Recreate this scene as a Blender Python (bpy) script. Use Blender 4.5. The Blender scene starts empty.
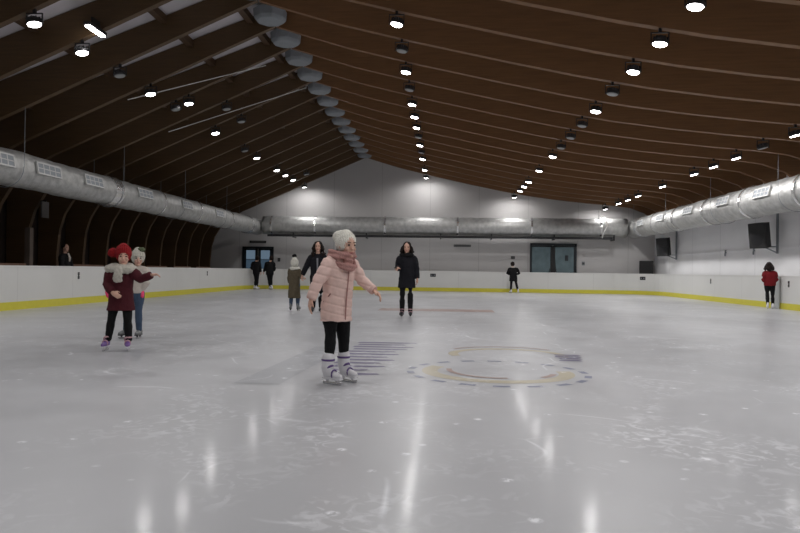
import bpy, bmesh, math, random
from mathutils import Vector, Matrix, noise
random.seed(7)
S = bpy.context.scene
COL = S.collection
PI = math.pi
rad = math.radians

# ------------------------------------------------------------ camera
cam = bpy.data.cameras.new('camera')
cam.sensor_width = 36.0
cam.lens = 645.0 / 800.0 * 36.0
cam.clip_start = 0.05; cam.clip_end = 300
camo = bpy.data.objects.new('camera', cam); COL.objects.link(camo)
camo.matrix_world = (Matrix.Translation((0, 0, 1.1)) @ Matrix.Rotation(rad(3.9), 4, 'Z')
                     @ Matrix.Rotation(rad(90.36), 4, 'X') @ Matrix.Rotation(rad(0.76), 4, 'Z'))
S.camera = camo
# ------------------------------------------------------------ world, exposure
w = bpy.data.worlds.new('world'); S.world = w; w.use_nodes = True
w.node_tree.nodes['Background'].inputs[0].default_value = (0.30, 0.40, 0.55, 1)
w.node_tree.nodes['Background'].inputs[1].default_value = 0.12
S.view_settings.view_transform = 'Standard'
S.view_settings.look = 'None'
S.view_settings.exposure = 0.0
S.view_settings.gamma = 1.0
S.view_settings.use_curve_mapping = False
S.cycles.use_denoising = True
S.cycles.max_bounces = 6
S.cycles.diffuse_bounces = 4
S.cycles.glossy_bounces = 3
S.cycles.sample_clamp_indirect = 4.0
S.cycles.caustics_reflective = False
S.cycles.caustics_refractive = False
LAMP_W = 105.0          # radiant strength of one hall floodlight
LAMP_COL = (1.0, 0.985, 0.975)

# ------------------------------------------------------------ materials
MATS = {}
def mat(name, col, rough=0.6, metal=0.0, spec=0.5, emit=None, estr=0.0, noise_amt=0.0, nscale=8.0,
        bump=0.0, bscale=30.0, sheen=0.0, stretch=None, alpha=None):
    if name in MATS: return MATS[name]
    m = bpy.data.materials.new(name); m.use_nodes = True
    nt = m.node_tree; b = nt.nodes['Principled BSDF']
    b.inputs['Base Color'].default_value = (*col, 1)
    b.inputs['Roughness'].default_value = rough
    b.inputs['Metallic'].default_value = metal
    b.inputs['Specular IOR Level'].default_value = spec
    if sheen: b.inputs['Sheen Weight'].default_value = sheen
    if emit:
        b.inputs['Emission Color'].default_value = (*emit, 1); b.inputs['Emission Strength'].default_value = estr
    tc = nt.nodes.new('ShaderNodeTexCoord'); vec = tc.outputs['Object']
    if stretch:
        mp = nt.nodes.new('ShaderNodeMapping'); mp.inputs['Scale'].default_value = stretch
        nt.links.new(vec, mp.inputs[0]); vec = mp.outputs[0]
    n = nt.nodes.new('ShaderNodeTexNoise'); n.inputs['Scale'].default_value = nscale; n.inputs['Detail'].default_value = 5
    nt.links.new(vec, n.inputs['Vector'])
    mx = nt.nodes.new('ShaderNodeMix'); mx.data_type = 'RGBA'
    k = noise_amt
    mx.inputs['A'].default_value = (*[c*(1-k) for c in col], 1)
    mx.inputs['B'].default_value = (*[min(1, c*(1+k)) for c in col], 1)
    nt.links.new(n.outputs['Fac'], mx.inputs['Factor']); nt.links.new(mx.outputs['Result'], b.inputs['Base Color'])
    if bump:
        n2 = nt.nodes.new('ShaderNodeTexNoise'); n2.inputs['Scale'].default_value = bscale; n2.inputs['Detail'].default_value = 4
        nt.links.new(vec, n2.inputs['Vector'])
        bp = nt.nodes.new('ShaderNodeBump'); bp.inputs['Strength'].default_value = bump; bp.inputs['Distance'].default_value = 0.02
        nt.links.new(n2.outputs['Fac'], bp.inputs['Height']); nt.links.new(bp.outputs[0], b.inputs['Normal'])
    MATS[name] = m
    return m

def ice_material(name, base, tint_amt=0.0):
    """Glossy rink ice with skate tracks, snow specks and worn patches, all in world coordinates."""
    m = bpy.data.materials.new(name); m.use_nodes = True
    nt = m.node_tree; N = nt.nodes; L = nt.links; b = N['Principled BSDF']
    geo = N.new('ShaderNodeNewGeometry')
    def mapping(sc, rot=0):
        mp = N.new('ShaderNodeMapping'); mp.inputs['Scale'].default_value = sc; mp.inputs['Rotation'].default_value = (0, 0, rot)
        L.new(geo.outputs['Position'], mp.inputs[0]); return mp.outputs[0]
    def nz(vec, scale, det=4, dist=0.0):
        n = N.new('ShaderNodeTexNoise'); n.inputs['Scale'].default_value = scale; n.inputs['Detail'].default_value = det
        n.inputs['Distortion'].default_value = dist; L.new(vec, n.inputs['Vector']); return n.outputs['Fac']
    def ramp(v, a, c):
        r = N.new('ShaderNodeMapRange'); r.inputs['From Min'].default_value = a; r.inputs['From Max'].default_value = c
        L.new(v, r.inputs['Value']); return r.outputs['Result']
    def mul(a, c):
        r = N.new('ShaderNodeMath'); r.operation = 'MULTIPLY'
        for i, q in enumerate((a, c)):
            if isinstance(q, (int, float)): r.inputs[i].default_value = q
            else: L.new(q, r.inputs[i])
        return r.outputs[0]
    def add(a, c):
        r = N.new('ShaderNodeMath'); r.operation = 'ADD'; r.use_clamp = True
        L.new(a, r.inputs[0]); L.new(c, r.inputs[1]); return r.outputs[0]
    # skate tracks: edges of a big distorted cell pattern, broken up by noise
    def tracks(scale, width, dist, rot, lo):
        v = mapping((1.0, 1.0, 1), rot)
        nn = N.new('ShaderNodeTexNoise'); nn.inputs['Scale'].default_value = 0.5; nn.inputs['Detail'].default_value = 2
        L.new(v, nn.inputs['Vector'])
        vm = N.new('ShaderNodeVectorMath'); vm.operation = 'MULTIPLY_ADD'
        L.new(nn.outputs['Color'], vm.inputs[0]); vm.inputs[1].default_value = (dist, dist, 0); L.new(v, vm.inputs[2])
        vo = N.new('ShaderNodeTexVoronoi'); vo.feature = 'DISTANCE_TO_EDGE'; vo.inputs['Scale'].default_value = scale
        L.new(vm.outputs[0], vo.inputs['Vector'])
        t = ramp(vo.outputs['Distance'], width, 0.0)
        return mul(t, ramp(nz(v, 1.3, 3), lo, lo + 0.12))
    t1 = tracks(0.30, 0.006, 1.6, 0.3, 0.52)
    t2 = tracks(0.55, 0.009, 1.8, 1.1, 0.54)
    # snow specks
    vo = N.new('ShaderNodeTexVoronoi'); vo.inputs['Scale'].default_value = 3.2
    L.new(geo.outputs['Position'], vo.inputs['Vector'])
    nn = nz(mapping((1, 1, 1)), 28, 3)
    sp = mul(ramp(vo.outputs['Distance'], 0.13, 0.05), ramp(nn, 0.40, 0.52))
    # wiped / snowy patches
    pat = mul(ramp(nz(mapping((1.0, 0.8, 1)), 0.9, 6, 0.8), 0.47, 0.66), ramp(nz(mapping((1, 1, 1)), 8.0, 6, 1.6), 0.50, 0.62))
    white = add(add(mul(t1, 0.8), mul(t2, 0.7)), add(mul(sp, 1.0), mul(pat, 0.5)))
    big = nz(mapping((0.6, 0.35, 1)), 0.45, 4)
    mx = N.new('ShaderNodeMix'); mx.data_type = 'RGBA'
    mx.inputs['A'].default_value = (*[c*0.84 for c in base], 1); mx.inputs['B'].default_value = (*[c*1.12 for c in base], 1)
    L.new(ramp(big, 0.35, 0.65), mx.inputs['Factor'])
    mw = N.new('ShaderNodeMix'); mw.data_type = 'RGBA'; mw.inputs['B'].default_value = (0.92, 0.93, 0.96, 1)
    L.new(mx.outputs['Result'], mw.inputs['A']); L.new(mul(white, 0.85), mw.inputs['Factor'])
    L.new(mw.outputs['Result'], b.inputs['Base Color'])
    r = ramp(nz(mapping((1, 1, 1)), 1.2, 5), 0.3, 0.7)
    rr = N.new('ShaderNodeMapRange'); rr.inputs['To Min'].default_value = 0.28; rr.inputs['To Max'].default_value = 0.44
    L.new(r, rr.inputs['Value'])
    rs = add(rr.outputs['Result'], mul(white, 0.35))
    L.new(rs, b.inputs['Roughness'])
    b.inputs['IOR'].default_value = 1.31
    b.inputs['Coat Weight'].default_value = 0.18; b.inputs['Coat Roughness'].default_value = 0.12; b.inputs['Coat IOR'].default_value = 1.31
    bp = N.new('ShaderNodeBump'); bp.inputs['Strength'].default_value = 0.35; bp.inputs['Distance'].default_value = 0.005
    L.new(nz(mapping((1, 1, 1)), 4.0, 4), bp.inputs['Height']); L.new(bp.outputs[0], b.inputs['Normal'])
    return m

def panel_material(name, col, sx, rough=0.5, seam=0.012, seamcol=0.55, zseam=None, bump=0.0):
    """Painted panels with vertical joints every sx metres (along X or Y, object coordinates)."""
    m = bpy.data.materials.new(name); m.use_nodes = True
    nt = m.node_tree; N = nt.nodes; L = nt.links; b = N['Principled BSDF']
    tc = N.new('ShaderNodeTexCoord'); sep = N.new('ShaderNodeSeparateXYZ'); L.new(tc.outputs['Object'], sep.inputs[0])
    ad = N.new('ShaderNodeMath'); ad.operation = 'ADD'; L.new(sep.outputs['X'], ad.inputs[0]); L.new(sep.outputs['Y'], ad.inputs[1])
    def seamf(v, s, wd):
        md = N.new('ShaderNodeMath'); md.operation = 'PINGPONG'; md.inputs[1].default_value = s/2; L.new(v, md.inputs[0])
        lt = N.new('ShaderNodeMath'); lt.operation = 'LESS_THAN'; lt.inputs[1].default_value = wd; L.new(md.outputs[0], lt.inputs[0])
        return lt.outputs[0]
    f = seamf(ad.outputs[0], sx, seam)
    if zseam:
        g = seamf(sep.outputs['Z'], zseam, seam); mxm = N.new('ShaderNodeMath'); mxm.operation = 'MAXIMUM'
        L.new(f, mxm.inputs[0]); L.new(g, mxm.inputs[1]); f = mxm.outputs[0]
    n = N.new('ShaderNodeTexNoise'); n.inputs['Scale'].default_value = 0.8; n.inputs['Detail'].default_value = 6
    L.new(tc.outputs['Object'], n.inputs['Vector'])
    m1 = N.new('ShaderNodeMix'); m1.data_type = 'RGBA'
    m1.inputs['A'].default_value = (*[c*0.92 for c in col], 1); m1.inputs['B'].default_value = (*[c*1.06 for c in col], 1)
    L.new(n.outputs['Fac'], m1.inputs['Factor'])
    m2 = N.new('ShaderNodeMix'); m2.data_type = 'RGBA'; m2.inputs['B'].default_value = (*[c*seamcol for c in col], 1)
    L.new(m1.outputs['Result'], m2.inputs['A']); L.new(f, m2.inputs['Factor'])
    L.new(m2.outputs['Result'], b.inputs['Base Color']); b.inputs['Roughness'].default_value = rough
    if bump:
        n2 = N.new('ShaderNodeTexNoise'); n2.inputs['Scale'].default_value = 14; n2.inputs['Detail'].default_value = 5
        L.new(tc.outputs['Object'], n2.inputs['Vector'])
        bp = N.new('ShaderNodeBump'); bp.inputs['Strength'].default_value = bump; bp.inputs['Distance'].default_value = 0.03
        L.new(n2.outputs['Fac'], bp.inputs['Height']); L.new(bp.outputs[0], b.inputs['Normal'])
    return m

M_wood_l = mat('dark_glulam_wood', (0.085, 0.047, 0.018), 0.6, noise_amt=0.35, nscale=3.0, stretch=(0.5, 1, 9))  # same glulam, colour darkened to stand for the dimmer left side
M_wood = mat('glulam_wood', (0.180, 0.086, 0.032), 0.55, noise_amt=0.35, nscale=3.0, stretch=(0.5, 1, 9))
M_deck = mat('roof_membrane', (0.60, 0.57, 0.60), 0.7, noise_amt=0.06)
M_purlin = mat('purlin_wood', (0.07, 0.038, 0.018), 0.6, noise_amt=0.2)
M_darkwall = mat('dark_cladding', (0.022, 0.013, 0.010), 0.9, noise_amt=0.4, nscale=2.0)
M_foil = mat('foil_duct', (0.46, 0.46, 0.45), 0.50, metal=0.7, noise_amt=0.45, nscale=5, bump=1.0, bscale=8.0)
M_grille = mat('grille_grey', (0.50, 0.50, 0.49), 0.5)
M_foil_s = mat('bright_foil_tape', (0.78, 0.78, 0.78), 0.25, metal=0.9, noise_amt=0.1, bump=0.3, bscale=20)
M_white_paint = mat('white_paint', (0.72, 0.72, 0.70), 0.5)
M_slot = mat('dark_slot', (0.10, 0.10, 0.10), 0.8)
M_black = mat('black_plastic', (0.012, 0.012, 0.013), 0.5)
M_blackmetal = mat('black_metal', (0.02, 0.02, 0.022), 0.4, metal=0.3)
M_lampbody = mat('lamp_housing', (0.03, 0.03, 0.032), 0.45)
M_lens_on = mat('lit_lens', (0.9, 0.9, 0.9), 0.3, emit=(1, 0.97, 0.98), estr=26)
M_lens_off = mat('unlit_lens', (0.30, 0.31, 0.31), 0.3)
M_steel = mat('blade_steel', (0.55, 0.55, 0.57), 0.25, metal=1.0)
M_vent = mat('grey_plastic', (0.24, 0.26, 0.28), 0.7, noise_amt=0.1)
M_yellow = mat('yellow_kickplate', (0.66, 0.60, 0.06), 0.45, noise_amt=0.08)
M_board = panel_material('board_panels', (0.70, 0.70, 0.68), 2.4, 0.35, 0.008, 0.82)
M_cap = mat('board_cap', (0.74, 0.74, 0.72), 0.4)
M_wall_far = panel_material('far_wall_paint', (0.55, 0.535, 0.53), 2.7, 0.75, 0.016, 0.8, bump=0.15)
M_wall_right = panel_material('right_wall_paint', (0.88, 0.88, 0.89), 3.0, 0.7, 0.014, 0.75, bump=0.1)
M_ice = ice_material('rink_ice', (0.53, 0.535, 0.555))
M_floor = mat('concrete', (0.12, 0.11, 0.10), 0.85, noise_amt=0.2)
M_frame = mat('dark_door_frame', (0.010, 0.015, 0.020), 0.4)
M_skin = mat('skin', (0.60, 0.36, 0.27), 0.5, noise_amt=0.06, nscale=14)
M_eye = mat('eye_dark', (0.03, 0.018, 0.012), 0.2)
M_lip = mat('lips', (0.36, 0.10, 0.09), 0.45)
M_hair = mat('dark_brown_hair', (0.014, 0.008, 0.006), 0.7, spec=.2, noise_amt=0.5, nscale=30, bump=0.8, bscale=60, stretch=(3, 3, 0.6))

# ------------------------------------------------------------ helpers
def link(o, parent=None):
    COL.objects.link(o)
    if parent is not None: o.parent = parent
    return o
def tag(o, label=None, cat=None, group=None, kind=None):
    if label: o['label'] = label
    if cat: o['category'] = cat
    if group: o['group'] = group
    if kind: o['kind'] = kind
    return o
def empty(name, loc=(0, 0, 0), rz=0.0):
    o = bpy.data.objects.new(name, None); o.location = loc; o.rotation_euler = (0, 0, rz); o.empty_display_size = 0.1
    return link(o)
def mesh_obj(name, bm, m, parent=None, smooth=False, bevel=0.0):
    bmesh.ops.recalc_face_normals(bm, faces=bm.faces[:])
    me = bpy.data.meshes.new(name); bm.to_mesh(me); bm.free()
    if smooth: me.polygons.foreach_set('use_smooth', [True]*len(me.polygons))
    me.materials.append(m)
    o = bpy.data.objects.new(name, me)
    if bevel:
        md = o.modifiers.new('bevel', 'BEVEL'); md.width = bevel; md.segments = 2; md.limit_method = 'ANGLE'
    return link(o, parent)
def box(bm, c, s, rot=None):
    r = bmesh.ops.create_cube(bm, size=1.0)
    mt = Matrix.Translation(c) @ (rot.to_4x4() if rot is not None else Matrix.Identity(4)) @ Matrix.Diagonal((*s, 1))
    bmesh.ops.transform(bm, matrix=mt, verts=r['verts'])
def cyl(bm, p0, p1, r0, r1=None, seg=16, cap=True):
    r1 = r0 if r1 is None else r1
    p0 = Vector(p0); p1 = Vector(p1); d = p1-p0
    q = d.to_track_quat('Z', 'Y').to_matrix().to_4x4()
    r = bmesh.ops.create_cone(bm, cap_ends=cap, segments=seg, radius1=r0, radius2=r1, depth=d.length)
    bmesh.ops.transform(bm, matrix=Matrix.Translation((p0+p1)/2) @ q, verts=r['verts'])
def ellipsoid(bm, c, r, rot=None, u=20, v=14):
    e = bmesh.ops.create_uvsphere(bm, u_segments=u, v_segments=v, radius=1.0)
    mt = Matrix.Translation(c) @ (rot.to_4x4() if rot is not None else Matrix.Identity(4)) @ Matrix.Diagonal((*r, 1))
    bmesh.ops.transform(bm, matrix=mt, verts=e['verts'])
def tube(bm, pts, radii, ref=(0, 0, 1), seg=14, caps=True, closed=False, wob=0.0):
    """Loft elliptical rings along pts; radii are numbers or (a along ref, b across)."""
    pts = [Vector(p) for p in pts]; n = len(pts); rings = []
    rr = [(r, r) if isinstance(r, (int, float)) else r for r in radii]
    ref = Vector(ref).normalized()
    P = list(zip(pts, rr))
    tang = []
    for i in range(n):
        if closed: t = pts[(i+1) % n]-pts[i-1]
        elif i == 0: t = pts[1]-pts[0]
        elif i == n-1: t = pts[-1]-pts[-2]
        else: t = (pts[i+1]-pts[i]).normalized()+(pts[i]-pts[i-1]).normalized()
        tang.append(t.normalized())
    if caps and not closed:
        a0, b0 = rr[0]; a1, b1 = rr[-1]
        m0 = min(a0, b0); m1 = min(a1, b1)
        seq = [(pts[0]-tang[0]*m0*.9, (a0*.35, b0*.35), tang[0]), (pts[0]-tang[0]*m0*.6, (a0*.78, b0*.78), tang[0])]
        seq += [(pts[i], rr[i], tang[i]) for i in range(n)]
        seq += [(pts[-1]+tang[-1]*m1*.6, (a1*.78, b1*.78), tang[-1]), (pts[-1]+tang[-1]*m1*.9, (a1*.35, b1*.35), tang[-1])]
    else:
        seq = [(pts[i], rr[i], tang[i]) for i in range(n)]
    for p, (a, b), t in seq:
        u = ref - t*ref.dot(t)
        if u.length < 1e-3: u = Vector((1, 0, 0)) - t*t.x
        u.normalize(); v = t.cross(u)
        ring = []
        for k in range(seg):
            an = 2*PI*k/seg
            q = p + u*math.cos(an)*a + v*math.sin(an)*b
            if wob: q += Vector([random.uniform(-wob, wob) for _ in range(3)])
            ring.append(bm.verts.new(q))
        rings.append(ring)
    R = len(rings)
    for i in range(R if closed else R-1):
        A, B = rings[i], rings[(i+1) % R]
        for k in range(seg):
            bm.faces.new((A[k], A[(k+1) % seg], B[(k+1) % seg], B[k]))
    if not closed:
        bm.faces.new(rings[0][::-1]); bm.faces.new(rings[-1])
def prism(bm, poly, y0, y1):
    """Extrude an XZ polygon along Y."""
    a = [bm.verts.new((x, y0, z)) for x, z in poly]; b = [bm.verts.new((x, y1, z)) for x, z in poly]
    n = len(poly)
    for i in range(n):
        j = (i+1) % n; bm.faces.new((a[i], a[j], b[j], b[i]))
    bm.faces.new(a[::-1]); bm.faces.new(b)
def fuse(name, bm, m, parent, voxel=0.008, smooth_it=4, disp=None):
    """Merge overlapping lofts into one continuous skin."""
    bmesh.ops.recalc_face_normals(bm, faces=bm.faces[:])
    me = bpy.data.meshes.new(name+'_src'); bm.to_mesh(me); bm.free()
    t = bpy.data.objects.new('tmp', me); COL.objects.link(t)
    md = t.modifiers.new('r', 'REMESH'); md.mode = 'VOXEL'; md.voxel_size = voxel; md.adaptivity = 0
    if smooth_it:
        ms = t.modifiers.new('s', 'SMOOTH'); ms.factor = 0.5; ms.iterations = smooth_it
    dg = bpy.context.evaluated_depsgraph_get(); dg.update()
    out = bpy.data.meshes.new_from_object(t.evaluated_get(dg)); out.name = name
    bpy.data.objects.remove(t); bpy.data.meshes.remove(me)
    if disp:
        out.calc_loop_triangles()
        ns = [v.normal.copy() for v in out.vertices]
        for v, nn in zip(out.vertices, ns): v.co += nn*disp(v.co)
    out.polygons.foreach_set('use_smooth', [True]*len(out.polygons))
    out.materials.clear(); out.materials.append(m)
    o = bpy.data.objects.new(name, out)
    return link(o, parent)
ORD = ['first', 'second', 'third', 'fourth', 'fifth', 'sixth', 'seventh', 'eighth', 'ninth', 'tenth', 'eleventh', 'twelfth',
       'thirteenth', 'fourteenth', 'fifteenth', 'sixteenth', 'seventeenth', 'eighteenth', 'nineteenth', 'twentieth',
       'twenty-first', 'twenty-second', 'twenty-third', 'twenty-fourth', 'twenty-fifth']

# ------------------------------------------------------------ hall shell
YB0, YB1 = -5.0, 35.2          # boards, near and far end
XL, XR = -10.6, 11.1           # boards, left and right
YW = 35.9                      # far gable wall
WL, WR = -13.7, 11.42
def roof_top_z(x):
    return 7.75 + 0.375*(x+4.4) if x < -4.4 else 7.75 - 0.155*(x+4.4)
def corner_path(off=0.0, r=2.0, n=10):
    """Closed outline of the rink with rounded corners, counter-clockwise."""
    x0, x1, y0, y1 = XL-off, XR+off, YB0-off, YB1+off; r = r+off; pts = []
    for cx, cy, a0 in ((x1-r, y0+r, -90), (x1-r, y1-r, 0), (x0+r, y1-r, 90), (x0+r, y0+r, 180)):
        for k in range(n+1):
            a = rad(a0+90*k/n); pts.append((cx+r*math.cos(a), cy+r*math.sin(a)))
    return pts
# ice sheet
bm = bmesh.new()
bm.faces.new([bm.verts.new((x, y, 0)) for x, y in corner_path(0.02)])
tag(mesh_obj('floor', bm, M_ice), 'pale grey glossy rink ice scratched by skates', kind='structure')
bm = bmesh.new(); box(bm, ((WL+WR)/2, 15.5, -0.16), (WR-WL+0.4, 42, 0.2))
tag(mesh_obj('floor_2', bm, M_floor), 'dark concrete floor around the ice', kind='structure')
# far gable wall
bm = bmesh.new()
prism(bm, [(WL, -.06), (WR, -.06), (WR, roof_top_z(WR)), (-4.4, 7.75), (WL, roof_top_z(WL))], YW, YW+0.25)
tag(mesh_obj('wall_back', bm, M_wall_far), 'light grey far gable wall', kind='structure')
bm = bmesh.new()
prism(bm, [(WL, -.06), (WR, -.06), (WR, roof_top_z(WR)), (-4.4, 7.75), (WL, roof_top_z(WL))], -5.6, -5.4)
tag(mesh_obj('wall_front', bm, M_wall_right), 'wall behind the camera', kind='structure')
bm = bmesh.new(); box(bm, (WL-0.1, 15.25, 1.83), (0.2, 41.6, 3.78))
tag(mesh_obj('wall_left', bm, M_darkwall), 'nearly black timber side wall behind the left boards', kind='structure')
bm = bmesh.new(); box(bm, (WR+0.1, 15.25, 2.65), (0.2, 41.6, 5.42))
tag(mesh_obj('wall_right', bm, M_wall_right), 'white side wall behind the right boards', kind='structure')
# added strip tracing a shadow edge along the right wall
bm = bmesh.new(); box(bm, (WR-0.012, 15.2, 2.05), (0.024, 41, 0.05))
tag(mesh_obj('trim_1', bm, M_wall_right), 'thin ledge along the right wall', kind='structure')
# roof skins
bm = bmesh.new()
prism(bm, [(WL-.2, roof_top_z(WL-.2)), (-4.4, 7.75), (-4.4, 7.95), (WL-.2, roof_top_z(WL-.2)+.2)], -5.6, YW+.25)
tag(mesh_obj('ceiling', bm, M_deck), 'pale roof membrane left of the ridge', kind='structure')
bm = bmesh.new()
prism(bm, [(-4.4, 7.75), (WR+.2, roof_top_z(WR+.2)), (WR+.2, roof_top_z(WR+.2)+.2), (-4.4, 7.95)], -5.6, YW+.25)
tag(mesh_obj('ceiling_2', bm, M_deck), 'pale roof membrane right of the ridge', kind='structure')

# ------------------------------------------------------------ curved glulam frames
LOW_R = [(-4.35, 7.27), (-3.4, 6.98), (-2.49, 6.71), (-0.6, 6.25), (1.42, 5.80), (3.0, 5.47), (4.51, 5.20), (6.0, 5.0), (7.55, 4.83), (9.0, 4.70), (9.9, 4.58), (10.6, 4.32), (11.1, 3.92), (11.4, 3.45)]
def low_z(x):
    if x < -4.35: return 7.27 + 0.438*(x+4.35)
    for (a, za), (b, zb) in zip(LOW_R, LOW_R[1:]):
        if a <= x <= b: return za+(zb-za)*(x-a)/(b-a)
    return 4.6
BEAM_Y = [11.42+1.58*k for k in range(-7, 16)]   # 23 frames, the last against the far wall
BW = 0.14
bm = bmesh.new()
inner = [(-4.37, 7.27), (-7.5, low_z(-7.5)), (-10.2, low_z(-10.2)), (-11.2, 4.27), (-11.9, 3.88), (-12.45, 3.33), (-12.75, 2.85), (-12.92, 2.3), (-13.0, 1.5), (-13.0, -0.05)]
outer = [(-13.65, -0.05), (-13.65, roof_top_z(-13.65)-.01), (-4.37, 7.74)]
prism(bm, inner+outer, -BW/2, BW/2)
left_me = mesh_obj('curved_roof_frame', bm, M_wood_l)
bm = bmesh.new()
up = [(WR-.02, roof_top_z(WR-.02)-.01), (-4.33, 7.735)]
prism(bm, [(max(x, -4.33), z) for x, z in LOW_R]+up, -BW/2, BW/2)
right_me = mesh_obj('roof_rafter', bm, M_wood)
nb = len(BEAM_Y)
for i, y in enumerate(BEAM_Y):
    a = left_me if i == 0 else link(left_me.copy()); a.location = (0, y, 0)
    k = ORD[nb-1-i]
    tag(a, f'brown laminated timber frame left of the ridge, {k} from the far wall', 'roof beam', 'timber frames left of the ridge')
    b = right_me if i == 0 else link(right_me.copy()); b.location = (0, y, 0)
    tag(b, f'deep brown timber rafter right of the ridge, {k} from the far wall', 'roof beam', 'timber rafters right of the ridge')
for x, nm in ((-5.0, 'just left of the ridge'), (-6.55, 'above the left row of floodlights'), (-8.6, 'between left floodlights and left duct'), (-10.8, 'above the left duct')):
    bm = bmesh.new(); z = roof_top_z(x)-.10
    box(bm, (x, (YW-5.4)/2, z), (.16, YW+5.3, .17))
    tag(mesh_obj('roof_purlin', bm, M_purlin), f'brown purlin running the length of the hall {nm}', 'purlin', 'purlins under the roof')
# bracing cables
for (a, b, t) in (((-5.1, 17.9, 6.85), (-8.3, 16.3, 5.47), 'nearer'), ((-4.6, 21.0, 7.1), (-8.6, 19.5, 5.32), 'farther')):
    bm = bmesh.new(); cyl(bm, a, b, .012, seg=8)
    tag(mesh_obj('bracing_cable', bm, M_white_paint), f'thin pale bracing cable slanting under the left roof slope, {t} one', 'cable', 'bracing cables')
# octagonal grey ventilators along the ridge
bm = bmesh.new()
cyl(bm, (0, 0, -.10), (0, 0, .12), .40, .42, seg=8); cyl(bm, (0, 0, -.17), (0, 0, -.10), .33, .40, seg=8)
bmesh.ops.rotate(bm, verts=bm.verts[:], cent=(0, 0, 0), matrix=Matrix.Rotation(rad(22.5), 3, 'Z'))
vd = mesh_obj('drum', bm, M_vent, bevel=.02)
bm = bmesh.new(); box(bm, (.05, 0, .26), (.13, .13, .26)); vs = mesh_obj('mounting_stem', bm, M_white_paint)
vy = [15.62+1.58*k for k in range(-3, 13)]
for i, y in enumerate(vy):
    e = empty('ridge_ventilator', (-4.36, y, 7.36))
    for src in (vd, vs):
        c = src if i == 0 else link(src.copy()); c.parent = e
    tag(e, f'grey octagonal ventilator hanging under the ridge, {ORD[len(vy)-1-i]} from the far wall', 'ventilator', 'ventilators along the ridge')

# ------------------------------------------------------------ boards
def ring_wall(name, off0, off1, z0, z1, m, seg_filter, parent=None):
    """Section of boards between two offsets of the rink outline."""
    A = corner_path(off0); B = corner_path(off1); n = len(A); bm = bmesh.new()
    for idx in seg_filter:
        i, j = idx, (idx+1) % n
        vs_ = [bm.verts.new((x, y, z)) for z in (z0, z1) for (x, y) in (A[i], A[j], B[j], B[i])]
        for f in ((0, 1, 2, 3), (4, 5, 6, 7), (0, 1, 5, 4), (2, 3, 7, 6), (0, 3, 7, 4), (1, 2, 6, 5)):
            bm.faces.new([vs_[q] for q in f])
    bmesh.ops.remove_doubles(bm, verts=bm.verts[:], dist=1e-4)
    return mesh_obj(name, bm, m, parent)
# outline indices: 0-10 near right corner, 10-11 right side, 11-21 far right, 21-22 far side, 22-32 far left, 32-33 left side, 33-43 near left, 43-0 near side
secs = [('right', list(range(5, 16)), 'white dasher boards with yellow kickplate along the right side wall'),
        ('far', list(range(16, 27)), 'white dasher boards with yellow kickplate across the far end'),
        ('left', list(range(27, 38)), 'white dasher boards with yellow kickplate along the dark left side'),
        ('near', list(range(38, 44))+list(range(0, 5)), 'white dasher boards behind the camera')]
for nm, ids, lb in secs:
    cy = {'right': (XR, 15, 0), 'far': (0, YB1, 0), 'left': (XL, 15, 0), 'near': (0, YB0, 0)}[nm]
    e = empty('dasher_boards', (0, 0, 0))
    ring_wall('board_panel', 0.0, 0.09, -.04, 1.07, M_board, ids, e)
    ring_wall('kickplate', -0.012, 0.0, 0.0, 0.20, M_yellow, ids, e)
    ring_wall('cap_rail', -0.015, 0.11, 1.07, 1.10, M_cap, ids, e)
    tag(e, lb, 'rink boards', 'dasher boards')
# latches on the boards
def latch(loc, rz, label, shape):
    e = empty('board_latch', loc, rz)
    if shape == 'tall':
        bm = bmesh.new(); box(bm, (0, 0, .055), (.085, .012, .085)); box(bm, (0, 0, -.055), (.085, .012, .085)); box(bm, (0, .003, 0), (.05, .008, .2))
        mesh_obj('latch_plate', bm, M_black, e, bevel=.006)
        for q in (-1, 1):
            bm = bmesh.new(); cyl(bm, (0, -.008, q*.055), (0, -.003, q*.055), .018); mesh_obj('latch_bolt', bm, M_steel, e)
    else:
        bm = bmesh.new(); box(bm, (0, 0, 0), (.30, .014, .17)); mesh_obj('latch_plate', bm, M_black, e, bevel=.02)
        for q in (-1, 1):
            bm = bmesh.new(); cyl(bm, (q*.07, -.012, 0), (q*.07, -.004, 0), .035); mesh_obj('latch_bolt', bm, M_vent, e)
    tag(e, label, 'latch', 'latches on the boards')
latch((XL+.008, 18.08, .83), rad(90), 'small black latch on the left boards, left of the red-hatted child', 'tall')
latch((XL+.008, 28.3, .86), rad(90), 'small black latch on the left boards, nearer their far corner', 'tall')
latch((-.59, YB1-.008, .87), 0, 'black rectangular latch on the far boards, right of the dark-coated woman', 'wide')
latch((9.1+1.97*math.cos(rad(48)), 33.2+1.97*math.sin(rad(48)), .86), rad(-42), 'black rectangular latch on the far boards below the standing black speaker', 'wide')
latch((XR-.008, 27.7, .83), rad(-90), 'black double latch on the right boards, left of the red-jacketed skater', 'tall')
latch((XR-.008, 21.6, .83), rad(-90), 'black double latch on the right boards, right of the red-jacketed skater', 'tall')

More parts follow.
